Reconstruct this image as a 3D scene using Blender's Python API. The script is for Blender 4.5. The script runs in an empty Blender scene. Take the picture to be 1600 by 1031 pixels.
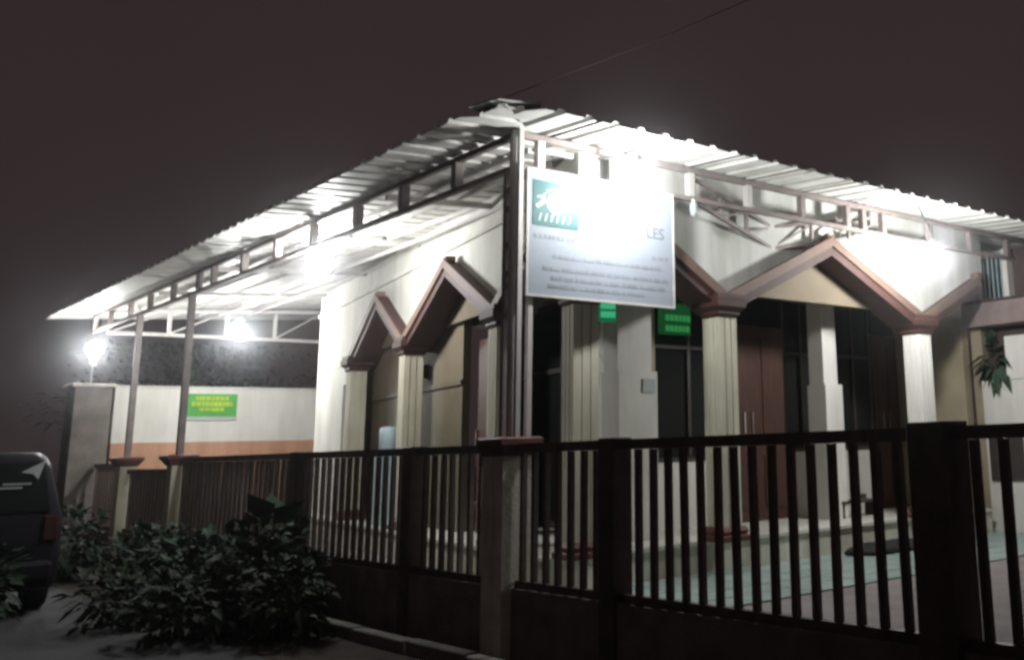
import bpy, bmesh, math, random
from mathutils import Vector, Matrix
random.seed(7)
S = bpy.context.scene
COL = S.collection
# ---------------------------------------------------------------- camera
cam = bpy.data.cameras.new('camera')
cam.sensor_fit = 'HORIZONTAL'; cam.sensor_width = 36.0
cam.lens = 1607.7 / 1600 * 36.0
cam.shift_x = -0.2174; cam.shift_y = -0.1054
cam.clip_start = 0.05; cam.clip_end = 600
co = bpy.data.objects.new('camera', cam); COL.objects.link(co); S.camera = co
_yaw, _pitch, _roll = 0.802, 0.214, -0.030
_f = Vector((-math.sin(_yaw)*math.cos(_pitch), math.cos(_yaw)*math.cos(_pitch), math.sin(_pitch)))
_r = Vector((math.cos(_yaw), math.sin(_yaw), 0)); _u = _r.cross(_f)
_r2 = _r*math.cos(_roll) + _u*math.sin(_roll); _u2 = _u*math.cos(_roll) - _r*math.sin(_roll)
co.matrix_world = Matrix(((_r2.x, _u2.x, -_f.x, 7.459), (_r2.y, _u2.y, -_f.y, -4.628),
                          (_r2.z, _u2.z, -_f.z, 1.576), (0, 0, 0, 1)))
# ---------------------------------------------------------------- night sky, exposure
W = bpy.data.worlds.new('World'); S.world = W; W.use_nodes = True
nt = W.node_tree; bg = nt.nodes['Background']
tc = nt.nodes.new('ShaderNodeTexCoord'); no = nt.nodes.new('ShaderNodeTexNoise')
no.inputs['Scale'].default_value = 1.6; no.inputs['Detail'].default_value = 3
rp = nt.nodes.new('ShaderNodeValToRGB')
rp.color_ramp.elements[0].position = 0.3; rp.color_ramp.elements[0].color = (0.0270, 0.0190, 0.0205, 1)
rp.color_ramp.elements[1].position = 0.75; rp.color_ramp.elements[1].color = (0.0350, 0.0240, 0.0230, 1)
nt.links.new(tc.outputs['Generated'], no.inputs['Vector']); nt.links.new(no.outputs['Fac'], rp.inputs['Fac'])
nt.links.new(rp.outputs['Color'], bg.inputs['Color']); bg.inputs['Strength'].default_value = 1.0
vs = S.view_settings
vs.view_transform = 'Standard'; vs.look = 'None'; vs.exposure = 0.0; vs.gamma = 1.0; vs.use_curve_mapping = False
S.cycles.pixel_filter_type = 'BLACKMAN_HARRIS'; S.cycles.filter_width = 2.9
S.cycles.use_denoising = True
S.cycles.max_bounces = 6; S.cycles.diffuse_bounces = 3; S.cycles.glossy_bounces = 2; S.cycles.volume_bounces = 0
S.cycles.sample_clamp_indirect = 4

# ---------------------------------------------------------------- materials
MATS = {}
def mat(name, col, rough=0.7, metal=0.0, var=0.18, scale=6.0, bump=0.0, bscale=40.0, emit=None, spec=0.4, stretch=None, grime=0.0):
    if name in MATS: return MATS[name]
    m = bpy.data.materials.new(name); m.use_nodes = True
    n = m.node_tree.nodes; L = m.node_tree.links; b = n['Principled BSDF']
    b.inputs['Roughness'].default_value = rough; b.inputs['Metallic'].default_value = metal
    b.inputs['Specular IOR Level'].default_value = spec
    g = n.new('ShaderNodeNewGeometry')
    vec = g.outputs['Position']
    if stretch:
        mp = n.new('ShaderNodeMapping'); mp.inputs['Scale'].default_value = stretch
        L.new(vec, mp.inputs['Vector']); vec = mp.outputs['Vector']
    t = n.new('ShaderNodeTexNoise'); t.inputs['Scale'].default_value = scale; t.inputs['Detail'].default_value = 5
    L.new(vec, t.inputs['Vector'])
    r = n.new('ShaderNodeValToRGB'); r.color_ramp.elements[0].position = 0.3; r.color_ramp.elements[1].position = 0.7
    r.color_ramp.elements[0].color = (*[c*(1-var) for c in col], 1)
    r.color_ramp.elements[1].color = (*[min(1, c*(1+var*0.6)) for c in col], 1)
    L.new(t.outputs['Fac'], r.inputs['Fac']); out = r.outputs['Color']
    if grime:
        m3 = n.new('ShaderNodeMapping'); m3.inputs['Scale'].default_value = (2.6, 2.6, .4); L.new(g.outputs['Position'], m3.inputs['Vector'])
        t3 = n.new('ShaderNodeTexNoise'); t3.inputs['Scale'].default_value = 1.4; t3.inputs['Detail'].default_value = 6; t3.inputs['Roughness'].default_value = .65
        L.new(m3.outputs['Vector'], t3.inputs['Vector'])
        r3 = n.new('ShaderNodeValToRGB'); r3.color_ramp.elements[0].position = .38; r3.color_ramp.elements[1].position = .6
        r3.color_ramp.elements[0].color = (1-grime, 1-grime*1.1, 1-grime*1.25, 1); r3.color_ramp.elements[1].color = (1, 1, 1, 1)
        L.new(t3.outputs['Fac'], r3.inputs['Fac'])
        mx = n.new('ShaderNodeMix'); mx.data_type = 'RGBA'; mx.blend_type = 'MULTIPLY'; mx.inputs[0].default_value = 1
        L.new(out, mx.inputs[6]); L.new(r3.outputs['Color'], mx.inputs[7]); out = mx.outputs[2]
    L.new(out, b.inputs['Base Color'])
    if bump:
        t2 = n.new('ShaderNodeTexNoise'); t2.inputs['Scale'].default_value = bscale; t2.inputs['Detail'].default_value = 4
        L.new(vec, t2.inputs['Vector'])
        bp = n.new('ShaderNodeBump'); bp.inputs['Strength'].default_value = bump; bp.inputs['Distance'].default_value = 0.02
        L.new(t2.outputs['Fac'], bp.inputs['Height']); L.new(bp.outputs['Normal'], b.inputs['Normal'])
    if emit:
        b.inputs['Emission Color'].default_value = (*emit[0], 1); b.inputs['Emission Strength'].default_value = emit[1]
    MATS[name] = m; return m
M_asphalt = mat('asphalt', (0.07, 0.07, 0.074), 0.9, var=0.35, scale=1.5, bump=0.6, bscale=60)
M_soil = mat('soil', (0.045, 0.035, 0.026), 0.95, var=0.4, scale=5, bump=0.8, bscale=25)
M_conc = mat('concrete', (0.58, 0.55, 0.48), 0.9, grime=0.30, var=0.25, scale=4, bump=0.3)
M_concd = mat('dark_concrete', (0.19, 0.165, 0.15), 0.9, var=0.35, scale=4, bump=0.4)
M_cream = mat('cream_paint', (0.66, 0.635, 0.51), 0.75, grime=0.22, var=0.1, scale=3)
M_white = mat('white_paint', (0.72, 0.70, 0.66), 0.75, grime=0.12, var=0.08, scale=2)
M_whitec = mat('cream_white_wall', (0.69, 0.68, 0.63), 0.8, grime=0.14, var=0.1, scale=1.5)
M_grey = mat('pale_grey_wall', (0.60, 0.61, 0.58), 0.8, grime=0.20, var=0.12, scale=1.5)
M_orange = mat('orange_paint', (0.52, 0.29, 0.19), 0.7, grime=0.20, var=0.1, scale=2)
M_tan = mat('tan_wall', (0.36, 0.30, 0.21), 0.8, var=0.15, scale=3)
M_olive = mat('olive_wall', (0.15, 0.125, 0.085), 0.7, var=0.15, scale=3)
M_redbrown = mat('redbrown_paint', (0.13, 0.045, 0.038), 0.6, var=0.2, scale=5)
M_gbrown = mat('gable_brown', (0.065, 0.028, 0.023), 0.65, var=0.2, scale=5)
M_fascia = mat('fascia_tan', (0.15, 0.09, 0.068), 0.65, var=0.15, scale=5)
M_fence = mat('dark_fence_paint', (0.12, 0.09, 0.082), 0.55, grime=0.40, var=0.3, scale=8)
M_door = mat('door_wood', (0.085, 0.04, 0.031), 0.45, var=0.3, scale=3, stretch=(14, 14, 1.2))
M_sheet = mat('zinc_sheet', (0.76, 0.76, 0.73), 0.5, grime=0.15, var=0.12, scale=2.5)
M_steel = mat('grey_steel', (0.24, 0.20, 0.19), 0.6, var=0.25, scale=6)
M_steelw = mat('pale_steel', (0.62, 0.59, 0.57), 0.55, var=0.12, scale=6)
M_glass = mat('dark_glass', (0.012, 0.014, 0.013), 0.12, var=0.1, spec=0.15)
M_frame = mat('dark_frame', (0.05, 0.04, 0.036), 0.5)
M_teal = mat('teal_tile', (0.34, 0.43, 0.41), 0.35, var=0.15, scale=2)
M_paver = mat('paver', (0.25, 0.22, 0.21), 0.9, var=0.2, scale=3, bump=0.3)
M_plinth = mat('cream_step', (0.68, 0.65, 0.56), 0.6, grime=0.30, var=0.12, scale=3)
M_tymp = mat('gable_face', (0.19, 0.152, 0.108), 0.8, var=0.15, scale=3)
M_cable = mat('cable_sheath', (0.06, 0.06, 0.06), 0.6)
M_kerb = mat('kerb_concrete', (0.2, 0.19, 0.17), 0.9, var=0.3, scale=5, bump=0.4)
M_pale = mat('pale_concrete', (0.74, 0.70, 0.62), 0.9, var=0.25, scale=4, bump=0.3, grime=.3)
M_floor = mat('floor_tile', (0.66, 0.64, 0.58), 0.5, var=0.1, scale=2)
M_leaf = mat('leaf', (0.04, 0.066, 0.042), 0.7, var=0.6, scale=3, spec=0.15)
M_leafd = mat('leaf_dark', (0.04, 0.055, 0.03), 0.7, var=0.6, scale=3, spec=0.15)
M_stem = mat('stem', (0.07, 0.05, 0.035), 0.9)
M_board = mat('sign_board', (0.30, 0.335, 0.39), 0.55, var=0.03)
M_teal2 = mat('emblem_teal', (0.010, 0.105, 0.11), 0.5, var=0.1)
M_ink = mat('sign_ink', (0.14, 0.14, 0.16), 0.6)
M_inkl = mat('sign_ink_pale', (0.262, 0.285, 0.325), 0.6)
M_paint = mat('sign_white', (0.42, 0.46, 0.46), 0.5, var=0.02)
M_black = mat('black_rubber', (0.015, 0.014, 0.014), 0.8)
M_carpaint = mat('car_paint', (0.015, 0.013, 0.018), 0.45, var=0.1, spec=0.15)
M_chrome = mat('chrome', (0.75, 0.75, 0.75), 0.2, metal=1.0)
M_metal = mat('lamp_metal', (0.5, 0.5, 0.5), 0.4, metal=0.6)
M_gsign = mat('banner_green', (0.07, 0.33, 0.06), 0.6)
M_ysign = mat('banner_yellow', (0.42, 0.52, 0.03), 0.6)
M_blue = mat('pale_blue', (0.45, 0.58, 0.62), 0.5)
M_led = mat('led_face', (0.01, 0.05, 0.03), 0.4, emit=((0.01, 0.20, 0.08), 0.5))
M_ledb = mat('led_lit', (0.02, 0.3, 0.15), 0.4, emit=((0.08, 0.66, 0.32), 0.55))
M_led2 = mat('led_face_deep', (0.005, 0.04, 0.015), 0.4, emit=((0.006, 0.10, 0.022), 0.45))
M_ledb2 = mat('led_lit_deep', (0.02, 0.3, 0.08), 0.4, emit=((0.05, 0.42, 0.11), 0.4))
M_house = mat('neighbour_wall', (0.085, 0.06, 0.055), 0.9, var=0.3, scale=2)
M_ledge = mat('neighbour_ledge', (0.24, 0.185, 0.18), 0.85, var=0.2)
def bulbmat(k, s):
    return mat('bulb_%s' % k, (0.8, 0.8, 0.8), 0.5, var=0.0, emit=((0.97, 0.985, 0.97), s))

# ---------------------------------------------------------------- builders (all coordinates are world coordinates)
WM = {}
def link(name, me, parent=None, M=None):
    o = bpy.data.objects.new(name, me); COL.objects.link(o)
    M = M or Matrix.Identity(4)
    if parent is not None:
        o.parent = parent; o.matrix_parent_inverse = WM[parent.name].inverted()
    o.matrix_basis = M; WM[o.name] = M.copy()
    return o
def tag(o, label=None, cat=None, group=None, kind=None):
    if label: o['label'] = label
    if cat: o['category'] = cat
    if group: o['group'] = group
    if kind: o['kind'] = kind
    return o
def empty(name, loc, label=None, cat=None, group=None):
    o = link(name, None, None, Matrix.Translation(loc)); o.empty_display_size = 0.1
    return tag(o, label, cat, group)
def mesh(name, verts, faces, m, smooth=False):
    me = bpy.data.meshes.new(name); me.from_pydata([tuple(v) for v in verts], [], faces); me.update()
    bm = bmesh.new(); bm.from_mesh(me); bmesh.ops.recalc_face_normals(bm, faces=bm.faces); bm.to_mesh(me); bm.free()
    for mm in (m if isinstance(m, (list, tuple)) else [m]): me.materials.append(mm)
    if smooth:
        for p in me.polygons: p.use_smooth = True
    return me
BOXC = {}
def boxmesh(sx, sy, sz, m, bev=0.0):
    key = (round(sx, 3), round(sy, 3), round(sz, 3), m.name, bev)
    if key in BOXC: return BOXC[key]
    me = bpy.data.meshes.new('box'); bm = bmesh.new(); bmesh.ops.create_cube(bm, size=1)
    for v in bm.verts: v.co = Vector((v.co.x*sx, v.co.y*sy, v.co.z*sz))
    if bev: bmesh.ops.bevel(bm, geom=bm.edges[:], offset=bev, segments=1, affect='EDGES')
    bm.to_mesh(me); bm.free(); me.materials.append(m); BOXC[key] = me; return me
def box(name, c, s, m, parent=None, rz=0.0, bev=0.0):
    return link(name, boxmesh(*s, m, bev), parent, Matrix.Translation(c) @ Matrix.Rotation(rz, 4, 'Z'))
def box2(name, a, b, m, parent=None, bev=0.0):
    return box(name, [(a[i]+b[i])/2 for i in range(3)], [abs(b[i]-a[i]) for i in range(3)], m, parent, 0, bev)
def beam(name, p, q, w, h, m, parent=None):
    p = Vector(p); q = Vector(q); d = q-p; x = d.normalized()
    up = Vector((0, 0, 1)) if abs(x.z) < 0.95 else Vector((0, 1, 0))
    y = up.cross(x).normalized(); z = x.cross(y); c = (p+q)/2
    Mx = Matrix(((x.x, y.x, z.x, c.x), (x.y, y.y, z.y, c.y), (x.z, y.z, z.z, c.z), (0, 0, 0, 1)))
    return link(name, boxmesh(d.length, w, h, m), parent, Mx)
def tube(pts, r, n=8):
    V = []; F = []; pts = [Vector(p) for p in pts]
    for i, p in enumerate(pts):
        d = (pts[min(i+1, len(pts)-1)] - pts[max(i-1, 0)]).normalized()
        a = d.orthogonal().normalized(); b = d.cross(a)
        rr = r[i] if isinstance(r, (list, tuple)) else r
        for k in range(n):
            t = 2*math.pi*k/n; V.append(p + a*math.cos(t)*rr + b*math.sin(t)*rr)
    for i in range(len(pts)-1):
        for k in range(n):
            F.append((i*n+k, i*n+(k+1) % n, (i+1)*n+(k+1) % n, (i+1)*n+k))
    F.append(tuple(range(n))[::-1]); F.append(tuple(range((len(pts)-1)*n, len(pts)*n)))
    return V, F
def lathe(prof, n=16):
    V = []; F = []
    for z, r in prof:
        for k in range(n):
            t = 2*math.pi*k/n; V.append((r*math.cos(t), r*math.sin(t), z))
    for i in range(len(prof)-1):
        for k in range(n): F.append((i*n+k, i*n+(k+1) % n, (i+1)*n+(k+1) % n, (i+1)*n+k))
    F.append(tuple(range(n))[::-1]); F.append(tuple(range((len(prof)-1)*n, len(prof)*n)))
    return V, F
def stack(prof):           # square section: list of (z, half width)
    V = []; F = []
    for z, h in prof: V += [(-h, -h, z), (h, -h, z), (h, h, z), (-h, h, z)]
    for i in range(len(prof)-1):
        for k in range(4): F.append((i*4+k, i*4+(k+1) % 4, (i+1)*4+(k+1) % 4, (i+1)*4+k))
    F.append((3, 2, 1, 0)); j = (len(prof)-1)*4; F.append((j, j+1, j+2, j+3))
    return V, F
def prism(poly, d):        # polygon of Vectors extruded along vector d
    n = len(poly); V = [Vector(p) for p in poly] + [Vector(p)+Vector(d) for p in poly]
    F = [tuple(range(n))[::-1], tuple(range(n, 2*n))] + [(i, (i+1) % n, n+(i+1) % n, n+i) for i in range(n)]
    return V, F
def obj(name, vf, m, parent=None, M=None, smooth=False):
    return link(name, mesh(name, vf[0], vf[1], m, smooth), parent, M)
def T(x, y, z, rz=0): return Matrix.Translation((x, y, z)) @ Matrix.Rotation(rz, 4, 'Z')

# ================================================================ SETTING: ground, road, yard
def sheet(name, pts, m, label=None):
    V = [(x, y, z) for x, y, z in pts]
    return tag(link(name, mesh(name, V, [tuple(range(len(V)))], m)), kind='structure')
sheet('ground', [(-110, -110, -0.02), (110, -110, -0.02), (110, 110, -0.02), (-110, 110, -0.02)], M_soil)
sheet('road', [(-105, -9, 0.0), (105, -9, 0.0), (105, -1.25, 0.0), (-105, -1.25, 0.0)], M_asphalt)
# raised yard slab behind the fence wall (paver apron and teal tiled strip)
yard = tag(box2('yard_paving', (-13.4, 0.12, 0.0), (9.0, 10.5, 0.355), M_paver), kind='structure')
tiles = empty('yard_tiles', (0.4, 4, 0.36)); tag(tiles, kind='structure')
ty = 0.4
for j in range(27):
    for i in range(5):
        x0 = -0.44 + i*0.36; y0 = 0.35 + j*0.36
        box('tile', (x0+0.18, y0+0.18, 0.362+random.uniform(-0.001, 0.001)), (0.349, 0.349, 0.016), M_teal, tiles)
# kerb along the verge
kerb = empty('kerb', (-3, -0.34, 0)); tag(kerb, kind='structure')
kx = -9.0
while kx < 6:
    box('kerb_stone', (kx+0.5, -0.34+random.uniform(-.012, .012), 0.03), (0.96, 0.12, 0.11+random.uniform(0, .02)), M_kerb, kerb, random.uniform(-.01, .01), 0.01); kx += 1.0

# ================================================================ FENCE on the street line (y = 0)
fence = empty('fence', (0, 0, 0), 'long dark brown picket fence running in front of the building', 'fence')
ZT, ZB = 1.65, 0.57
secs = [(-13.35, -11.6, 1.60), (-11.25, -8.95, 1.50), (-8.6, 0.0, ZT), (0.0, 7.6, ZT)]
posts = [(1.36, 0.175, 1.66), (4.17, 0.235, 1.67), (7.0, 0.2, 1.66), (-1.70, 0.165, 1.655), (-4.40, 0.165, 1.655)]
for x, w, zt in posts:
    box2('post', (x-w/2, -w/2, 0.0), (x+w/2, w/2, zt), M_fence, fence, 0.006)
def blocked(x):
    for px, w, _ in posts:
        if abs(x-px) < w/2+0.02: return True
    return -.23 < x < .12
for a, b, zt in secs:
    a2 = a+0.097 if a == 0.0 else a; b2 = b-0.207 if b == 0.0 else b
    box2('top_rail', (a2, -0.03, zt-0.075), (b2, 0.03, zt-0.005), M_fence, fence)
    box2('bottom_rail', (a2, -0.025, ZB-0.03), (b2, 0.025, ZB+0.025), M_fence, fence)
    box2('base_wall', (a2, -0.06, 0.0), (b2, 0.06, 0.538), M_concd, fence)
    k = math.ceil((a2+0.05)/0.163)
    while k*0.163 < b2-0.03:
        x = k*0.163; k += 1
        if blocked(x): continue
        t = random.gauss(0, .005)
        beam('picket', (x, 0, ZB+0.027), (x+t, 0, zt-0.077), 0.042, 0.042, M_fence, fence)
# masonry pillars carrying the canopy poles
def pillar(x, y, w, zt, label, m=M_conc):
    e = empty('fence_pillar', (x, y, 0), label, 'pillar', 'masonry pillars in the fence line')
    obj('shaft', stack([(0, w/2), (zt-0.13, w/2)]), m, e, T(x, y, 0))
    h = w/2
    k = .045 if w > .28 else .085
    obj('capital', stack([(zt-0.13, h+.005), (zt-0.115, h+k*.3), (zt-0.05, h+k*.8), (zt-.04, h+k), (zt+.005, h+k), (zt+.02, h+k*.6)]), M_redbrown, e, T(x, y, 0))
pillar(-.055, 0, 0.30, 1.68, 'grey concrete pillar with red-brown cap under the tall corner post and banner', M_pale)
pillar(-8.76, 0, 0.24, 1.67, 'slim pale pillar with flared red-brown cap under the nearer of two left poles', M_cream)
pillar(-11.44, 0, 0.24, 1.67, 'farther pale pillar with flared cap beside the tall gate pillar', M_cream)

# gate pillar at the far left
gp = empty('gate_pillar', (-13.75, -0.1, 0), 'tall dark gate pillar at far left with a glowing lamp on top', 'pillar')
box2('shaft', (-14.05, -0.42, 0), (-13.42, 0.16, 2.9), M_concd, gp, 0.01)
box2('cap_slab', (-14.1, -0.47, 2.905), (-13.37, 0.21, 2.97), M_conc, gp, 0.01)

# ================================================================ FAR END WALL (x = -13.5)
fw = empty('end_wall', (-13.55, 2, 0), 'white boundary wall with orange base closing the far end under the roof', 'wall')
box2('upper_wall', (-13.65, 0.22, 1.94), (-13.5, 4.6, 2.92), M_white, fw)
box2('orange_base', (-13.66, 0.22, 0.36), (-13.485, 4.6, 1.937), M_orange, fw)
box2('coping', (-13.68, 0.22, 2.922), (-13.47, 4.6, 2.95), M_white, fw)
bn = empty('wall_banner', (-13.48, 1.85, 2.6), 'small green and yellow banner on the white end wall', 'banner')
box2('cloth', (-13.482, 1.42, 2.40), (-13.47, 2.28, 2.82), M_gsign, bn)
for r_, (z0, z1, ya, yb) in enumerate([(2.70, 2.77, 1.55, 2.12), (2.59, 2.67, 1.48, 2.2), (2.50, 2.56, 1.62, 2.05)]):
    y = ya
    while y < yb:
        w = random.uniform(.04, .09); box2('lettering', (-13.469, y, z0), (-13.466, min(y+w, yb), z1), M_ysign, bn); y += w+random.uniform(.008, .02)
box2('hem', (-13.483, 1.40, 2.335), (-13.472, 2.29, 2.397), M_paint, bn)

# ================================================================ MOSQUE-LIKE HALL with porch
SK = math.atan2(0.18, -1.0)                 # direction of the left facade (runs away from the front corner)
dL = Vector((math.cos(SK), math.sin(SK), 0)); nL = Vector((0.18, 1, 0)).normalized()   # nL points into the building
C0 = Vector((-0.20, 0.80, 0))               # corner column
FX = -0.24                                  # front column line
bld = empty('prayer_hall', (-4, 5, 0.36), 'cream hall with gabled porch on columns behind the fence', 'building')
ZF = 0.67
# porch floor
a = C0 + nL*(-0.22); fl = [Vector((-0.42, a.y+0.04, 0.36)), Vector((-0.42, 7.56, 0.36)), Vector((-4, 7.56, 0.36)), (a+dL*12.6)+Vector((0, 3, 0.36)), a+dL*12.6+Vector((0, 0, .36))]
fl[0] = a + dL*0.25 + Vector((0, 0, .36)); fl[0].x = -0.42
obj('porch_floor', prism(fl, (0, 0, ZF-0.36-0.035)), M_plinth, bld)
fl2 = [Vector((p.x, p.y, ZF-0.033)) for p in fl]; fl2[0] += Vector((.03, -.03, 0)); fl2[1] += Vector((.03, 0, 0)); fl2[4] += Vector((0, -.03, 0))
obj('floor_edge', prism(fl2, (0, 0, 0.033)), M_floor, bld)
# ---- main walls
WO = 1.25; b0 = C0 + nL*WO                  # inner wall line, left side; s measured from b0 along dL
WX = -1.80; YC = 2.34; YE = 7.58
def lw(s, off=0.0, z=0.0): p = b0 + dL*s + nL*off; return Vector((p.x, p.y, z))
RZL = math.atan2(dL.y, dL.x)
def lbox(name, s0, s1, z0, z1, off0, off1, m, parent):
    c = lw((s0+s1)/2, (off0+off1)/2, (z0+z1)/2)
    return box(name, c, (s1-s0, abs(off1-off0), z1-z0), m, parent, RZL)
TH = 0.18
# left facade wall pieces around openings
UO = -WO+.28
def zigzag(pt, a, b, ztop, bays, inn, m, zlow=3.02, half=None):
    P = [pt(a, ztop), pt(b, ztop)]
    P += [pt(b, half[1]), pt(half[0], 3.03)] if half else [pt(b, zlow)]
    for sa, sb, za in reversed(bays): P += [pt(sb-.02, 3.03), pt((sa+sb)/2, za-.06), pt(sa+.02, 3.03)]
    P.append(pt(a, zlow))
    return obj('upper_wall', prism(P, inn), m, bld)
EO = -WO+.04
zigzag(lambda q, z: lw(q, EO, z), .12, 10.95, 4.42, [(0.0+.13, 1.88, 3.62), (1.88, 5.17, 3.84), (5.17, 8.0, 3.84)], nL*.10, M_whitec)
lbox('wall_trim', 0.3, 10.95, 4.02, 4.08, -WO, EO-.002, M_whitec, bld)
lbox('end_wall_piece', 8.14, 8.46, ZF, 3.017, EO, EO+.10, M_whitec, bld)
lbox('end_wall_piece', 9.0, 10.95, ZF, 3.017, EO, EO+.10, M_whitec, bld)
lbox('end_wall_piece', 8.46, 9.0, 2.72, 3.017, EO, EO+.10, M_whitec, bld)
lbox('door', 8.47, 8.99, ZF, 2.715, EO+.05, EO+.09, M_frame, bld)
lbox('return_wall', 10.82, 10.95, ZF, 4.42, EO+.102, .9, M_whitec, bld)
lbox('wall', 5.45, 5.6, ZF, 3.417, 0, TH, M_tan, bld)
lbox('wall', 1.86, 2.3, ZF, 3.417, 0, TH, M_tan, bld)
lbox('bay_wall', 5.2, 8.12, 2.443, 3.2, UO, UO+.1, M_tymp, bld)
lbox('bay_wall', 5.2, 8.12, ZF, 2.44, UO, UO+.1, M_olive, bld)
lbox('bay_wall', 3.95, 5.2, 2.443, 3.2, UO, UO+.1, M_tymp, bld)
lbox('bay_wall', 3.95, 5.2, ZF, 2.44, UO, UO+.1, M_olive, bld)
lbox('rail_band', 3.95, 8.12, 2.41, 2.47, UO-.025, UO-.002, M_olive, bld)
# window row, left side
for s0, s1 in ((2.3, 3.25), (3.25, 4.3), (4.3, 5.45)):
    w = lbox('window', s0+.01, s1-.01, ZF, 3.41, .06, .09, M_glass, bld)
    for ss in (s0+.03, s1-.03): lbox('frame_upright', ss-.028, ss+.028, ZF, 3.41, .03, .057, M_frame, w)
    for zz in (ZF+.05, 2.55, 3.37): lbox('frame_rail', s0+.06, s1-.06, zz-.03, zz+.03, .032, .057, M_frame, w)
# doorway, left side, with a lit wooden leaf
d2 = lbox('door', 3.02, 3.66, ZF, 2.92, UO+.10, UO+.15, M_door, bld)
for z0, z1 in ((0.85, 1.55), (1.7, 2.75)):
    lbox('door_panel', 3.10, 3.58, z0, z1, UO+.085, UO+.099, M_door, d2)
lbox('handle', 3.60, 3.63, 1.6, 1.85, UO+.06, UO+.09, M_chrome, d2)
lbox('switch_box', 5.33, 5.45, 2.58, 2.76, UO-.07, UO-.002, M_frame, bld)
# ---- front facade wall (x = WX)
def fbox(name, y0, y1, z0, z1, m, parent, o0=0.0, o1=-TH):
    return box2(name, (WX+o1, y0, z0), (WX+o0, y1, z1), m, parent)
zigzag(lambda q, z: Vector((FX-.04, q, z)), .95, YE, 4.36, [(.95, 2.56, 3.62), (2.56, 5.92, 3.86)], Vector((-.10, 0, 0)), M_grey, half=(5.94, 3.79))
obj('porch_ceiling', prism([Vector((FX-.43, 1.35, 3.44)), Vector((FX-.43, YE, 3.44)), Vector((WX-.1, YE, 3.44)), Vector((WX-.1, 2.4, 3.44)), lw(10.8, .1, 3.44), lw(10.8, UO+.15, 3.44)], (0, 0, .06)), M_tan, bld)
fbox('wall', 2.42, 2.98, ZF, 3.417, M_tan, bld)
fbox('wall', 4.12, 4.26, ZF, 3.417, M_tan, bld)
fbox('wall', 2.98, 4.12, ZF, 1.42, M_white, bld)
fbox('wall', 5.16, 7.0, ZF, 1.48, M_white, bld)
box2('side_wall', (-6, YE+.002, .36), (FX-.45, YE+.15, 4.1), M_tan, bld)
for y0, y1, z0 in ((2.98, 4.12, 1.42), (5.16, 5.9, 1.48), (6.2, 7.0, 1.48)):
    w = fbox('window', y0, y1, z0+.002, 3.415, M_glass, bld, -.09, -.12)
    for yy in (y0+.03, (y0+y1)/2, y1-.03): fbox('frame_upright', yy-.022, yy+.022, z0+.05, 3.41, M_frame, w, -.055, -.088)
    fbox('sill', y0, y1, z0+.004, z0+.045, M_frame, w, .02, -.086)
    fbox('frame_rail', y0+.06, y1-.06, 2.72, 2.76, M_frame, w, -.058, -.086)
for y0, y1 in ((4.27, 5.15), (7.01, 7.56)):
    d = fbox('door', y0, y1, ZF, 3.06, M_door, bld, -.03, -.08)
    ym = (y0+y1)/2
    for ya, yb in ((y0+.06, ym-.04), (ym+.04, y1-.06)):
        for z0, z1 in ((0.82, 1.45), (1.6, 2.9)):
            fbox('door_panel', ya, yb, z0, z1, M_door, d, -.014, -.028)
    for hy in (y0+.13, y0+.27):
        fbox('handle', hy-.012, hy+.012, 1.72, 1.98, M_chrome, d, .012, -.012)
    fbox('transom', y0, y1, 3.08, 3.415, M_glass, bld, -.05, -.08)
# pilasters with wider lower half
def pilaster(y0, y1, zs, grow, m):
    p = fbox('pilaster', y0, y1, zs+.002, 3.415, m, bld, .13, .003)
    fbox('pedestal', y0-grow*.2, y1+grow, ZF, zs, m, p, .17, .004)
for y0, y1, zs, gr in ((1.91, 2.36, 2.37, .05), (5.11, 5.37, 2.29, .05)):
    p = box2('inner_pillar', (-1.34, y0, zs+.002), (-1.1, y1, 3.43), M_white, bld)
    box2('pedestal', (-1.37, y0-.01, ZF+.001), (-1.07, y1+gr, zs), M_white, p)
lbox('pilaster', 1.88, 2.2, ZF, 3.41, -.12, -.003, M_white, bld)
# ---- columns
def flute(w, nz0, nz1):
    h = w/2; g = 0.012; pts = []
    base = [(-h, -h), (-h*.42, -h), (-h*.42, -h+g), (-h*.28, -h+g), (-h*.28, -h), (h*.28, -h), (h*.28, -h+g), (h*.42, -h+g), (h*.42, -h)]
    for k in range(4):
        c, s = round(math.cos(k*math.pi/2)), round(math.sin(k*math.pi/2))
        pts += [Vector((x*c-y*s, x*s+y*c, nz0)) for x, y in base]
    return prism(pts, (0, 0, nz1-nz0))
def column(p, rz, w=0.245, m=M_cream, zk=2.86):
    c = obj('column', flute(w, ZF+.14, zk), m, bld, T(p.x, p.y, 0, rz)); h = w/2
    obj('column_base', stack([(ZF+.001, h+.06), (ZF+.05, h+.06), (ZF+.06, h+.035), (ZF+.1, h+.045), (ZF+.139, h+.02)]), M_redbrown, c, T(p.x, p.y, 0, rz))
    obj('capital', stack([(zk+.001, h+.012), (zk+.03, h+.03), (zk+.05, h+.025), (zk+.10, h+.075), (zk+.17, h+.08), (zk+.185, h+.06), (zk+.23, h+.06)]), M_gbrown, c, T(p.x, p.y, 0, rz))
SL = [0.0, 1.88, 5.17, 8.0]
colL = [C0 + dL*s for s in SL]
colF = [Vector((FX, 2.56, 0)), Vector((FX, 5.92, 0)), Vector((FX, 9.3, 0))]
column(C0, RZL)
for p in colL[1:]: column(p, RZL)
column(colF[0], 0); column(colF[1], 0, m=M_white); pass
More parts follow.
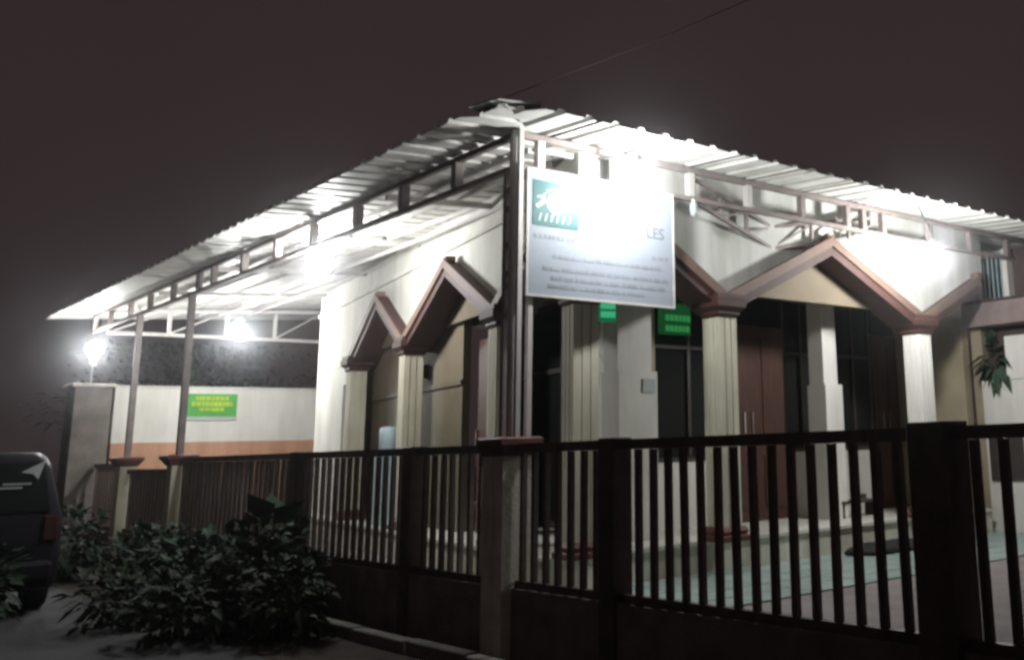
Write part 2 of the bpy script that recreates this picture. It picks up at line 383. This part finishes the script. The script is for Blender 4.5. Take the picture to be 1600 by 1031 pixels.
# ---- gables
def gable(A, B, out, depth, ze, za, oh=0.12, half=False, lintel=True):
    A = Vector((A.x, A.y, 0)); B = Vector((B.x, B.y, 0)); mid = (A+B)/2; ab = (B-A).normalized()
    inn = -out; th = 0.17
    ap = mid + Vector((0, 0, za))
    g = obj('gable', prism([A+ab*.10+Vector((0, 0, ze+.11)), (mid if half else B-ab*.10)+Vector((0, 0, ze+.11)), ap+Vector((0, 0, -.16))], inn*0.05), M_tymp, bld)
    g_shift = inn*.21
    for v in g.data.vertices: v.co += g_shift
    for P, sgn in (((A, 1),) if half else ((A, 1), (B, -1))):
        e = P - ab*sgn*.03 + Vector((0, 0, ze)); sl = (ap-e).normalized(); nrm = Vector((0, 0, 1)) - sl*sl.z; nrm.normalize()
        poly = [e+out*oh, ap+out*oh, ap+out*oh-nrm*th, e+out*oh-nrm*th]
        if sgn == 1:
            poly[1] = poly[1]; 
        poly = [p + sl*0.0 for p in poly]
        # slabs meet in a vertical plane under the ridge
        poly[2] = ap+out*oh+Vector((0, 0, -th/max(.2, nrm.z)))
        obj('roof_slab', prism(poly, inn*(oh+depth)), M_gbrown, g)
        f = [e+out*(oh+.028)+nrm*.025, ap+out*(oh+.028)+Vector((0, 0, .025/nrm.z)), ap+out*(oh+.028)+Vector((0, 0, -.075/nrm.z)), e+out*(oh+.028)-nrm*.075]
        obj('fascia', prism(f, inn*.026), M_fascia, g)
    box('ridge_block', ap+out*(oh-.05)+Vector((0, 0, .02)), (.12, .12, .07), M_fascia, g, RZL if abs(out.x) < .5 else 0)
    if half or not lintel: return
    # lintel between the columns
    L = (B-A).length
    lz = ze+.155
    box('lintel', mid+inn*.06+Vector((0, 0, lz)), (L-.3, .12, .09), M_tymp, g, math.atan2(ab.y, ab.x))
oF = Vector((1, 0, 0)); oL = -nL
ZE = 3.06
for i in range(3): gable(colL[i], colL[i+1], oL, .275, ZE, 3.62 if i == 0 else 3.84, lintel=False)
gable(Vector((FX, C0.y, 0)), colF[0], oF, .275, ZE, 3.62, lintel=False)
gable(colF[0], colF[1], oF, .275, ZE, 3.86, lintel=False)
gable(colF[1], Vector((FX, 8.60, 0)), oF, .275, ZE, 3.70, half=True)
# roof deck of the hall
obj('roof_deck', prism([lw(.9, UO+.2, 4.12), Vector((FX-.5, YE, 4.12)), Vector((-12, YE, 4.12)), lw(10.8, UO+.2, 4.12)], (0, 0, .08)), M_conc, bld)

# ================================================================ CANOPY (hipped steel shed roof)
can = empty('canopy', (-6, 2, 0), 'white corrugated metal canopy roof on steel trusses over the porch', 'canopy')
EX, EY = 0.72, -0.62                        # eaves
SLP = 0.06; Z0 = 4.285; PIT = 0.28
def rib(t):
    t = t % PIT
    if t < .19: return 0.0
    if t < .21: return .03*(t-.19)/.02
    if t < .26: return .03
    return 0.03*(1-(t-.26)/.02)
def corr(u0, u1, side, depth):
    us = []; k = math.floor(u0/PIT)
    while k*PIT < u1:
        for t in (0, .095, .19, .21, .26):
            u = k*PIT+t
            if u0-1e-6 <= u <= u1+1e-6: us.append(u)
        k += 1
    us.append(u1); V = []; n = len(us)
    for u in us:
        jit = random.uniform(-.01, .01)
        if side == 'L':                    # u is x
            ys = EY + jit + (0.12 if u > 0.1 else 0); ye = min(EY+depth, EY + max(.02, EX-u)); rz = rib(u)
            pts = [(u, ys, Z0+SLP*(ys-EY)+rz), (u, max(ye, ys+.02), Z0+SLP*(ye-EY)+rz)]
        else:                              # u is y
            xs = EX + jit - (0.16 if u < -0.25 else 0); xe = max(EX-depth, EX - max(.02, u-EY)); rz = rib(u)
            pts = [(xs, u, Z0+SLP*(EX-xs)+rz), (min(xe, xs-.02), u, Z0+SLP*(EX-xe)+rz)]
        for p in pts: V += [p, (p[0], p[1], p[2]-.005)]
    F = []
    for i in range(n-1):
        a, b = i*4, (i+1)*4
        F += [(a, b, b+2, a+2), (a+1, a+3, b+3, b+1), (a, a+1, b+1, b), (a+2, b+2, b+3, a+3)]
    F += [(0, 2, 3, 1), ((n-1)*4, (n-1)*4+1, (n-1)*4+3, (n-1)*4+2)]
    return V, F
x = -15.40; x1 = EX-.1
while x < x1-.02:
    e = min(x+PIT*3, x1); obj('roof_sheet', corr(x, e, 'L', 5.4), M_sheet, can); x = e
y = EY+.1; y1 = 9.2
while y < y1-.02:
    e = min(y+PIT*3, y1); obj('roof_sheet', corr(y, e, 'F', 5.4), M_sheet, can); y = e
# bent corner flashing
obj('corner_flashing', prism([Vector((.62, -.56, 4.315)), Vector((.66, -.2, 4.335)), Vector((-.3, .36, 4.425)), Vector((-.36, .22, 4.425)), Vector((.2, -.6, 4.345))], (0, 0, .012)), M_sheet, can)
# trusses: top and bottom chord with uprights
ZTC, ZBC = 4.275, 3.985
beam('top_chord', (-14.5, 0, ZTC), (0.05, 0, ZTC), .05, .055, M_steel, can)
beam('bottom_chord', (-14.5, 0, ZBC), (0.05, 0, ZBC), .05, .045, M_steel, can)
for vx in (-0.02, -1.05, -2.13, -3.2, -4.39, -5.5, -6.67, -7.86, -8.5, -9.71, -10.92, -12.06, -13.33, -14.4):
    w = .075 if vx < -7 else .085
    beam('upright', (vx, 0, ZBC+.024), (vx, 0, ZTC-.029), w, w, M_steel, can)
beam('top_chord', (0.0, .05, ZTC), (0.0, 9.1, ZTC), .05, .055, M_steel, can)
beam('bottom_chord', (0.0, .05, ZBC), (0.0, 9.1, ZBC), .05, .045, M_steel, can)
for vy in (0.22, 1.05, 1.98, 2.79, 3.62, 4.39, 4.68, 5.05, 6.0, 6.9, 7.8, 8.9):
    beam('upright', (0, vy, ZBC+.024), (0, vy, ZTC-.029), .07, .07, M_steelw if vy < 3 else M_steel, can)
# diagonal webs
for xa, xb in ((-3.2, -2.13), (-5.5, -4.39), (-9.71, -8.5), (-12.06, -10.92)):
    pass
# purlins under the sheets
for yy in (.42, .85, 1.3, 1.8, 2.4):
    zz = Z0 + SLP*(yy-EY) - .035
    beam('purlin', (-14.5, yy, zz), (-yy-.05 if yy > 0 else .5, yy, zz), .04, .05, M_steelw, can)
for xx in (-.42, -.85, -1.3, -1.72):
    zz = Z0 + SLP*(EX-xx) - .035
    beam('purlin', (xx, -xx+.05 if xx < 0 else -.3, zz), (xx, 9.1, zz), .04, .05, M_steelw, can)
# rafters
for xx in (-2.6, -5.2, -7.9, -10.6, -13.2):
    beam('rafter', (xx, .03, ZTC-.05), (xx, 2.2-.18*xx*.9, ZTC-.05+SLP*(2.2-.16*xx)), .05, .06, M_steelw, can)
# light longitudinal pipes hung below the sheets
for yy, zz in ((1.15, 4.22), (1.75, 4.33)):
    beam('tie_pipe', (-13.4, yy+.6, zz), (-.6, yy, zz), .035, .035, M_steelw, can)
# transverse truss frame under the front slope
ZQ = 4.33
def webbed(p, q, z0, z1, n, parent, m=M_steel, t=.04):
    p = Vector(p); q = Vector(q)
    beam('frame_chord', (p.x, p.y, z0), (q.x, q.y, z0), t, t, m, parent); beam('frame_chord', (p.x, p.y, z1), (q.x, q.y, z1), t, t, m, parent)
    for i in range(n+1):
        c = p.lerp(q, i/n); beam('frame_upright', (c.x, c.y, z0+.02), (c.x, c.y, z1-.02), t, t, m, parent)
        if i < n:
            d = p.lerp(q, (i+1)/n); a, b = ((z0, z1) if i % 2 else (z1, z0)); beam('frame_web', (c.x, c.y, a), (d.x, d.y, b), .022, .022, m, parent)
webbed3 = [((-.03, 2.05), (-.30, 3.42), 3.98, 3.70, 3), ((-.30, 3.46), (-.03, 5.1), 3.70, 3.98, 3)]
for (xa, ya), (xb, yb), za, zb, n in webbed3:
    for up in (0, .24): beam('frame_chord', (xa, ya, za+up), (xb, yb, zb+up), .035, .035, M_steel, can)
    for i in range(n+1):
        t = i/n; X, Y, Z = xa+(xb-xa)*t, ya+(yb-ya)*t, za+(zb-za)*t
        beam('frame_upright', (X, Y, Z+.018), (X, Y, Z+.222), .035, .035, M_steel, can)
        if i < n:
            t2 = (i+1)/n; beam('frame_web', (X, Y, Z+.02), (xa+(xb-xa)*t2, ya+(yb-ya)*t2, za+(zb-za)*t2+.22), .02, .02, M_steel, can)
# far end truss over the wall
beam('end_chord', (-13.5, -.0, 3.885), (-13.5, 4.5, 3.885), .05, .06, M_steelw, can)
beam('end_chord', (-13.5, .06, 4.27), (-13.5, 4.5, 4.55), .05, .05, M_steelw, can)
for yy in (1.0, 2.0, 2.9, 3.85):
    beam('end_upright', (-13.5, yy, 3.917), (-13.5, yy, 4.24+yy*.066), .06, .06, M_steelw, can)
for ya, yb in ((1.03, 1.97), (2.93, 3.82), (.1, .95)):
    beam('end_web', (-13.5, ya, 3.92), (-13.5, yb, 4.24+yb*.06), .03, .03, M_steelw, can)
# poles
def pole(xx, m=M_steel):
    beam('pole', (xx, 0, 1.69), (xx, 0, ZBC-.024), .085, .085, m, can)
pole(-8.76); pole(-11.44)
# laced corner post: two dark legs, two pale legs, rungs
beam('pole', (-.12, -.03, 1.70), (-.12, -.03, ZBC-.024), .045, .045, M_steel, can)
beam('pole', (.01, -.045, 1.70), (.01, -.045, ZTC+.03), .045, .045, M_steelw, can)
beam('pole', (.075, -.02, 1.70), (.075, -.02, ZTC+.03), .042, .042, M_steelw, can)
beam('pole', (.05, .10, 1.70), (.05, .10, ZBC-.024), .045, .045, M_steelw, can)
for zz in (2.7, 2.95, 3.05, 3.3, 3.62, 3.78):
    beam('rung', (-.097, -.035, zz), (-.014, -.042, zz), .03, .05, M_steel, can)

# ================================================================ BANNER SIGN on the front truss
sg = empty('sign_board', (.1, .85, 2.9), 'large white name board with teal square emblem hung at the roof corner', 'sign')
box2('panel', (.085, .05, 2.875), (.105, 1.65, 3.945), M_board, sg)
for a, b in (((.08, .03, 2.855), (.11, .05, 3.965)), ((.08, 1.65, 2.855), (.11, 1.67, 3.965)), ((.08, .05, 2.855), (.11, 1.65, 2.875)), ((.08, .05, 3.945), (.11, 1.65, 3.965))):
    box2('edge_strip', a, b, M_steelw, sg)
em = box2('emblem', (.106, .09, 3.47), (.109, .56, 3.87), M_teal2, sg)
def sgstroke(y0, z0, y1, z1, w, m=M_paint, par=None, x=.1105):
    beam('emblem_stroke', (x, y0, z0), (x, y1, z1), .002, w, m, par or em)
cy, cz = .325, 3.68
pts = [(cy+.085*math.cos(t*math.pi/7), cz+.085*math.sin(t*math.pi/7)) for t in range(15)]
for i in range(14): sgstroke(*pts[i], *pts[i+1], .03)
for k in range(-2, 3): sgstroke(cy+k*.035, cz-.07, cy+k*.02, cz+.075, .012, x=.113)
for k in range(9):
    t = math.pi*(k+.5)/9; q = (cy+.14*math.cos(t), cz+.13*math.sin(t)); sgstroke(q[0]-.012, q[1], q[0]+.012, q[1], .024)
for k in range(6): sgstroke(.15+k*.06, 3.51, .17+k*.06, 3.58, .018)
sgstroke(.12, 3.63, .22, 3.70, .035); sgstroke(.43, 3.70, .53, 3.66, .035); sgstroke(.13, 3.72, .2, 3.73, .02)
def text(name, body, size, y0, z0, m, parent, x=.107):
    cu = bpy.data.curves.new(name, 'FONT'); cu.body = body; cu.size = size; cu.extrude = .001
    to = bpy.data.objects.new('tmp', cu); COL.objects.link(to); bpy.context.view_layer.update()
    me = bpy.data.meshes.new_from_object(to.evaluated_get(bpy.context.evaluated_depsgraph_get()))
    bpy.data.objects.remove(to); me.materials.clear(); me.materials.append(m)
    Mx = Matrix(((0, 0, 1, x), (1, 0, 0, y0), (0, 1, 0, z0), (0, 0, 0, 1)))
    return link(name, me, parent, Mx)
text('title_letter', 'L', .15, .62, 3.50, M_inkl, sg)
text('title_letter', 'LES', .15, 1.33, 3.50, M_ink, sg)
def smallrow(y0, y1, z, h, m, lo, hi):
    y = y0
    while y < y1:
        w = random.uniform(lo, hi); box2('small_print', (.106, y, z), (.108, min(y+w, y1), z+h), m, sg); y += w+random.uniform(.012, .03)
smallrow(.11, .55, 3.36, .035, M_inkl, .015, .04)
smallrow(1.4, 1.6, 3.30, .03, M_inkl, .03, .06)
for z, a, b in ((3.20, .3, 1.5), (3.09, .2, 1.58), (3.01, .28, 1.55), (2.94, .25, 1.3)):
    smallrow(a, b, z, .03, M_inkl, .03, .12)

# ================================================================ LAMPS (lit bulbs)
def lamp(p, r, s, label, hang, k):
    e = empty('lamp', p, label, 'lamp', 'lit lamps')
    prof = [(-r*1.0, r*.15), (-r*.85, r*.55), (-r*.5, r*.87), (0, r), (r*.5, r*.87), (r*.95, r*.5), (r*1.25, r*.4)]
    if hang[2] < p[2]: prof = [(-z, q) for z, q in prof][::-1]
    obj('bulb', lathe(prof, 14), bulbmat(k, s), e, T(*p), True)
    sg_ = 1 if hang[2] >= p[2] else -1
    obj('socket', lathe([(r*1.26*sg_, r*.42), (r*2.0*sg_, r*.45), (r*2.1*sg_, r*.3)], 12), M_metal, e, T(*p), True)
    obj('bracket', tube([(p[0], p[1], p[2]+sg_*r*2.1), (p[0], p[1], p[2]+sg_*r*2.6), hang], .012), M_metal, e)
LAMPS = [((.60, .86, 3.905), .07, 720, 'brightest lamp shining just above the name board', (.02, .84, 4.2), 'a'),
         ((-4.78, .25, 3.86), .13, 330, 'bright lamp hanging under the left roof slope', (-4.78, .25, 4.28), 'b'),
         ((-11.0, 1.43, 3.70), .12, 430, 'lamp glowing in front of the far end truss', (-11.0, 1.43, 4.36), 'c'),
         ((.8, 4.9, 3.57), .10, 560, 'lamp glowing under the right end of the front eave', (.6, 4.95, 4.25), 'd'),
         ((-13.75, -.12, 3.60), .13, 330, 'lamp glowing on the stem of the far left gate pillar', (-13.75, -.12, 2.97), 'e')]
for L in LAMPS: lamp(*L)
sb = empty('spare_bulb', (.06, 1.97, 3.9), 'small white unlit bulb hanging under the truss right of the name board', 'lamp')
obj('bulb', lathe([(-.09, .01), (-.07, .03), (0, .04), (.05, .035), (.06, .02)], 12), M_paint, sb, T(.06, 1.97, 3.88), True)
obj('socket', lathe([(.061, .025), (.085, .025)], 10), M_metal, sb, T(.06, 1.97, 3.88))

# ================================================================ small things on the hall
le = empty('led_display', (-1.08, 1.73, 3.0), 'small bright green LED display left of the pale inner pillar', 'display')
c = Vector((-1.08, 1.75, 2.98))
box('casing', c, (.04, .20, .24), M_led, le, -.3)
for r_ in range(2): box('digits', c+Vector((.03, .0, .045-.09*r_)), (.008, .16, .065), M_ledb, le, -.3)
le2 = empty('led_display', (WX+.1, 3.3, 3.05), 'larger dim green LED display with two text rows right of the pale inner pillar', 'display')
box('casing', (-1.72, 3.22, 3.05), (.05, .46, .36), M_led2, le2)
for r_ in range(2):
    yy = 3.06
    while yy < 3.4:
        w = random.uniform(.03, .07); box('digits', (-1.69, yy+w/2, 3.06-.125*r_), (.006, w, .07), M_ledb2, le2); yy += w+.015
nb = tag(box('notice', (-1.062, 2.29, 2.22), (.012, .17, .14), M_paint), 'small white notice on the pale inner pillar', 'notice')
tag(box('wall_switch', (WX+.02, 2.26, 2.62), (.03, .14, .1), M_paint), 'small white fitting on the dark wall left of the pale inner pillar', 'fitting')
wd = empty('water_dispenser', lw(6.31, -WO+.06, ZF), 'pale blue standing dispenser against the olive wall', 'dispenser')
lbox('cabinet', 6.16, 6.46, ZF+.002, 1.62, -WO-.08, -WO+.2, M_blue, wd)
obj('bottle', lathe([(1.622, .08), (1.66, .125), (1.94, .125), (1.97, .1), (1.98, .03)], 14), M_blue, wd, T(*lw(6.31, -WO+.06, 0)), True)
st = empty('shoe_rack', (-1.2, 5.65, ZF), 'low dark rack standing before the white wall under the front window', 'rack')
box2('shelf', (-1.3, 5.3, .84), (-1.05, 6.05, .87), M_frame, st)
for yy in (5.33, 6.02): box2('leg', (-1.29, yy-.015, ZF+.001), (-1.06, yy+.015, .838), M_frame, st)
box2('back_lip', (-1.32, 5.85, .872), (-1.29, 6.05, .93), M_frame, st)
bm = bmesh.new(); bmesh.ops.create_uvsphere(bm, u_segments=16, v_segments=8, radius=1)
for v in bm.verts:
    k = 1+.12*math.sin(v.co.x*5+v.co.y*3); v.co = Vector((v.co.x*.26*k, v.co.y*.62*k, max(-.02, v.co.z*.10*k)))
me = bpy.data.meshes.new('cloth_heap'); bm.to_mesh(me); bm.free(); me.materials.append(M_black)
for p in me.polygons: p.use_smooth = True
tag(link('cloth_heap', me, None, Matrix.Translation((-.12, 4.95, .392))), 'dark flat cloth heap on the teal tiles by the porch step', 'cloth')

# ================================================================ NEIGHBOUR HOUSE at the right edge
nb = empty('neighbour_house', (2, 8.5, 0), 'dark neighbouring house with white barred window at the right edge', 'house')
box2('wall', (-.62, 7.95, .36), (6, 9.6, 4.14), M_house, nb)
box2('ledge', (-.78, 7.60, 3.08), (6, 7.947, 3.40), M_ledge, nb, .01)
for i in range(9): box2('tile_lip', (-.76+i*.32, 7.57, 3.405), (-.46+i*.32, 7.945, 3.435), M_house, nb, .008)
k = box2('window', (-.50, 7.90, 3.47), (-.10, 7.945, 4.10), M_glass, nb)
for a, b in (((-.56, 7.87, 3.437), (-.50, 7.947, 4.135)), ((-.10, 7.80, 3.437), (-.02, 7.947, 4.135)), ((-.498, 7.87, 4.07), (-.102, 7.947, 4.135)), ((-.498, 7.87, 3.437), (-.102, 7.947, 3.48))):
    box2('frame', a, b, M_white, k)
for i in range(5): box2('bar', (-.45+i*.07, 7.875, 3.485), (-.435+i*.07, 7.888, 4.065), M_blue, k)
box2('corner_pier', (-.69, 7.80, .36), (-.52, 7.947, 3.077), M_tan, nb)
box2('low_wall', (-.515, 7.72, .36), (5, 7.9, 2.34), M_white, nb)
box2('wall_panel', (-.10, 7.70, 2.343), (5, 7.9, 2.92), M_white, nb)
box2('grille_panel', (-.46, 7.69, 1.02), (.6, 7.717, 1.74), M_frame, nb)
for i in range(3): box2('grille_bar', (-.22+i*.3, 7.675, 1.03), (-.17+i*.3, 7.688, 1.73), M_white, nb)

# ================================================================ PLANTS
def leafcloud(n, rad, size, droop=.3, flat=1.0, rng=random):
    V = []; F = []
    for i in range(n):
        while True:
            p = Vector((rng.uniform(-1, 1), rng.uniform(-1, 1), rng.uniform(-1, 1)))
            if p.length <= 1 and p.length > .35: break
        lump = 1+.3*math.sin(p.x*6+p.y*4)*math.cos(p.z*5)
        c = Vector((p.x*rad[0], p.y*rad[1], p.z*rad[2]))*lump
        d = (p + Vector((rng.uniform(-.6, .6), rng.uniform(-.6, .6), rng.uniform(-.5, .6)))).normalized()
        s = d.cross(Vector((rng.uniform(-.4, .4), rng.uniform(-.4, .4), 1))).normalized(); nn = s.cross(d)
        L = size*rng.choice((.45, .7, .9, 1.1, 1.5))*rng.uniform(.8, 1.2); w = L*.26*flat; k = len(V)
        V += [c, c+d*L*.35+s*w, c+d*L*.4-nn*w*.3, c+d*L*.35-s*w, c+d*L-Vector((0, 0, L*droop))]
        F += [(k, k+1, k+2), (k, k+2, k+3), (k+1, k+4, k+2), (k+2, k+4, k+3)]
    return V, F
def plant(name, p, rad, n, size, label, cat, group=None, m=M_leaf, stems=5):
    e = empty(name, p, label, cat, group)
    c = (p[0], p[1], p[2]+rad[2]*.95)
    obj('foliage', leafcloud(n, rad, size), m, e, T(*c))
    SV = []; SF = []
    for i in range(stems):
        t = random.uniform(0, 6.28); q = Vector((math.cos(t)*rad[0]*.5, math.sin(t)*rad[1]*.5, rad[2]*1.1))
        v, f = tube([(0, 0, 0), (q.x*.3, q.y*.3, q.z*.5), tuple(q)], [.02, .014, .006], 5)
        b = len(SV); SV += v; SF += [tuple(i_+b for i_ in ff) for ff in f]
    obj('stem', (SV, SF), M_stem, e, T(*p))
    return e
SH = [((-2.6, -.75, 0), (.42, .36, .38), 520, .13, 'leafy shrub nearest the corner pillar, at the kerb'),
      ((-3.55, -.7, 0), (.5, .4, .5), 650, .15, 'taller bushy shrub against the left fence panel'),
      ((-3.2, -1.35, 0), (.55, .45, .34), 650, .12, 'low spreading shrub at the road side below the fence'),
      ((-4.7, -.8, 0), (.5, .42, .42), 600, .14, 'rounded shrub below the leftmost dark fence post'),
      ((-4.6, -1.55, 0), (.5, .45, .3), 560, .12, 'low shrub at the edge of the road patch'),
      ((-6.1, -.8, 0), (.55, .4, .45), 560, .14, 'shrub midway along the far left fence'),
      ((-7.6, -.7, 0), (.5, .35, .4), 480, .14, 'shrub just right of the slim pale pillar'),
      ((-10.2, -.9, 0), (.55, .4, .5), 480, .15, 'shrub between the two pale pillars')]
for p, r_, n, s, l in SH: plant('shrub', p, r_, n, s, l, 'shrub', 'shrubs along the fence', random.choice((M_leaf, M_leafd)))
plant('broadleaf_plant', (-3.9, -.42, 0), (.2, .2, .52), 60, .34, 'broad leaved plant rising against the fence pickets', 'plant', None, M_leaf, 3)
plant('roadside_bush', (-5.45, -2.62, 0), (.34, .3, .42), 420, .13, 'small grey green bush at the far left edge right behind the van', 'shrub')
plant('courtyard_plant', (-.32, 7.78, 2.343), (.15, .10, .30), 70, .22, 'spiky leafed plant under the ledge of the neighbouring house', 'plant', None, M_leaf, 3)
tr = empty('tree', (-21, 4.0, 0), 'dark tree behind the white end wall', 'tree')
obj('trunk', tube([(0, 0, 0), (.05, .02, 1.4), (-.05, .1, 2.7)], [.14, .11, .07], 8), M_stem, tr, T(-21, 4.0, 0))
obj('crown', leafcloud(6500, (1.6, 3.0, 1.6), .17), M_leafd, tr, T(-21, 3.9, 2.9))
tw = empty('creeper', (-13.75, 1.55, 2.9), 'small pale leafy sprig showing above the end wall behind the pole', 'plant')
obj('foliage', leafcloud(70, (.12, .22, .25), .14), M_leaf, tw, T(-13.95, 1.6, 3.05))
obj('stem', tube([(-13.9, 1.5, 0), (-13.92, 1.5, 2.0), (-13.95, 1.6, 3.1)], [.02, .015, .006], 6), M_stem, tw)

# ================================================================ PARKED DARK VAN at the left edge
van = empty('parked_van', (-8.4, -2.66, 0), 'dark parked van at the far left edge beside the fence', 'van')
x0, x1, yc = -10.6, -6.25, -2.66
def sec(x, hw, zb, zbelt, zr, top):
    return [(x, yc-hw*.96, zb), (x, yc-hw, zb+.25), (x, yc-hw, zbelt), (x, yc-hw*top, zr-.08), (x, yc-hw*(top-.12), zr), (x, yc+hw*(top-.12), zr), (x, yc+hw*top, zr-.08), (x, yc+hw, zbelt), (x, yc+hw, zb+.25), (x, yc+hw*.96, zb)]
secs_ = [sec(x0, .72, .35, .75, .85, .9), sec(x0+.12, .8, .28, .9, 1.0, .92), sec(x0+.95, .85, .25, 1.0, 1.15, .9), sec(x0+1.75, .86, .25, 1.02, 1.68, .8), sec(x0+2.6, .86, .25, 1.02, 1.76, .8), sec(x1-.35, .86, .25, 1.02, 1.74, .8), sec(x1-.08, .83, .28, 1.0, 1.66, .8), sec(x1, .78, .34, .98, 1.05, .9)]
V = [p for s_ in secs_ for p in s_]; n = 10; F = []
for i in range(len(secs_)-1):
    for k in range(n): F.append((i*n+k, i*n+(k+1) % n, (i+1)*n+(k+1) % n, (i+1)*n+k))
F += [tuple(range(n))[::-1], tuple(range((len(secs_)-1)*n, len(secs_)*n))]
bo = link('body', mesh('van_body', V, F, M_carpaint), van)
bv = bo.modifiers.new('bevel', 'BEVEL'); bv.width = .05; bv.segments = 3; bv.limit_method = 'ANGLE'; bv.angle_limit = .4
for p in bo.data.polygons: p.use_smooth = True
rw = obj('rear_window', prism([Vector((x1-.065, yc-.6, 1.63)), Vector((x1-.065, yc+.6, 1.63)), Vector((x1+.012, yc+.68, 1.1)), Vector((x1+.012, yc-.68, 1.1))], (-.012, 0, -.006)), M_glass, van)
for s_ in (-1, 1):
    for a_, b_ in ((x0+1.75, x0+2.75), (x0+2.82, x0+3.6), (x0+3.66, x1-.3)):
        yb, yt = yc+s_*.866, yc+s_*.70
        obj('side_window', prism([Vector((a_, yb, 1.06)), Vector((b_, yb, 1.06)), Vector((b_, yt, 1.6)), Vector((a_+.05, yt, 1.6))], (0, s_*.006, .003)), M_glass, van)
    box('tail_light', (x1+.005, yc+s_*.7, .92), (.05, .14, .26), mat('tail_lens', (.06, .02, .02), .25), van, 0, .01)
    for xx in (x0+.85, x1-.85):
        w = obj('wheel', lathe([(-.1, .22), (-.1, .30), (-.07, .325), (.07, .325), (.1, .30), (.1, .22)], 24), M_black, van, Matrix.Translation((xx, yc+s_*.76, .325)) @ Matrix.Rotation(math.pi/2, 4, 'X'), True)
        obj('rim', lathe([(-.105, .03), (-.1, .21), (.1, .21), (.105, .03)], 20), M_metal, w, Matrix.Translation((xx, yc+s_*.76, .325)) @ Matrix.Rotation(math.pi/2, 4, 'X'))
    box('mirror', (x0+1.35, yc+s_*.98, 1.1), (.1, .18, .14), M_carpaint, van, 0, .02)
box('bumper', (x1+.02, yc, .48), (.14, 1.5, .2), M_carpaint, van, 0, .04)
obj('window_glint', prism([Vector((x1-.06, yc+.38, 1.52)), Vector((x1-.06, yc+.60, 1.64)), Vector((x1-.03, yc+.54, 1.44)), Vector((x1-.04, yc+.49, 1.50))], (.018, 0, .002)), M_paint, van)  # white patch painted in as a lamp reflection on the rear window
for zz, ya in ((1.40, .2), (1.36, .12)): box('trim_glint', (x1-.005, yc+ya+.15, zz), (.014, .26, .02), M_paint, van)  # pale strips standing for light reflected off the van's trim
obj('reversing_lamp', lathe([(-.01, .02), (0, .055), (.03, .06), (.05, .03)], 14), M_paint, van, Matrix.Translation((x1+.02, yc-.12, 1.12)) @ Matrix.Rotation(math.pi/2, 4, 'Y'))

# ================================================================ overhead cable
P = [Vector((.5, -.48, 4.36)), Vector((1.53, .33, 4.76)), Vector((3.6, 1.9, 5.7)), Vector((9, 6, 8.2))]
pts = []
for i in range(3):
    for t in range(8): pts.append(P[i].lerp(P[i+1], t/8))
pts.append(P[3])
tag(obj('cable', tube(pts, .0045, 6), M_cable), 'thin overhead cable rising from the roof corner into the night sky', 'cable')

# ================================================================ thin haze added to stand in for lens bloom round the lamps
hz = bpy.data.materials.new('bloom_haze'); hz.use_nodes = True
hn = hz.node_tree.nodes; hn.remove(hn['Principled BSDF'])
pv = hn.new('ShaderNodeVolumePrincipled'); pv.inputs['Color'].default_value = (.92, .95, 1, 1)
pv.inputs['Density'].default_value = 0.0030; pv.inputs['Anisotropy'].default_value = 0.97
hz.node_tree.links.new(pv.outputs['Volume'], hn['Material Output'].inputs['Volume'])
try: hz.cycles.volume_sampling = 'MULTIPLE_IMPORTANCE'; hz.cycles.homogeneous_volume = True
except Exception: pass
me = boxmesh(240, 240, 10.2, hz)
tag(link('haze', me, None, Matrix.Translation((0, 0, 4.0))), kind='stuff')
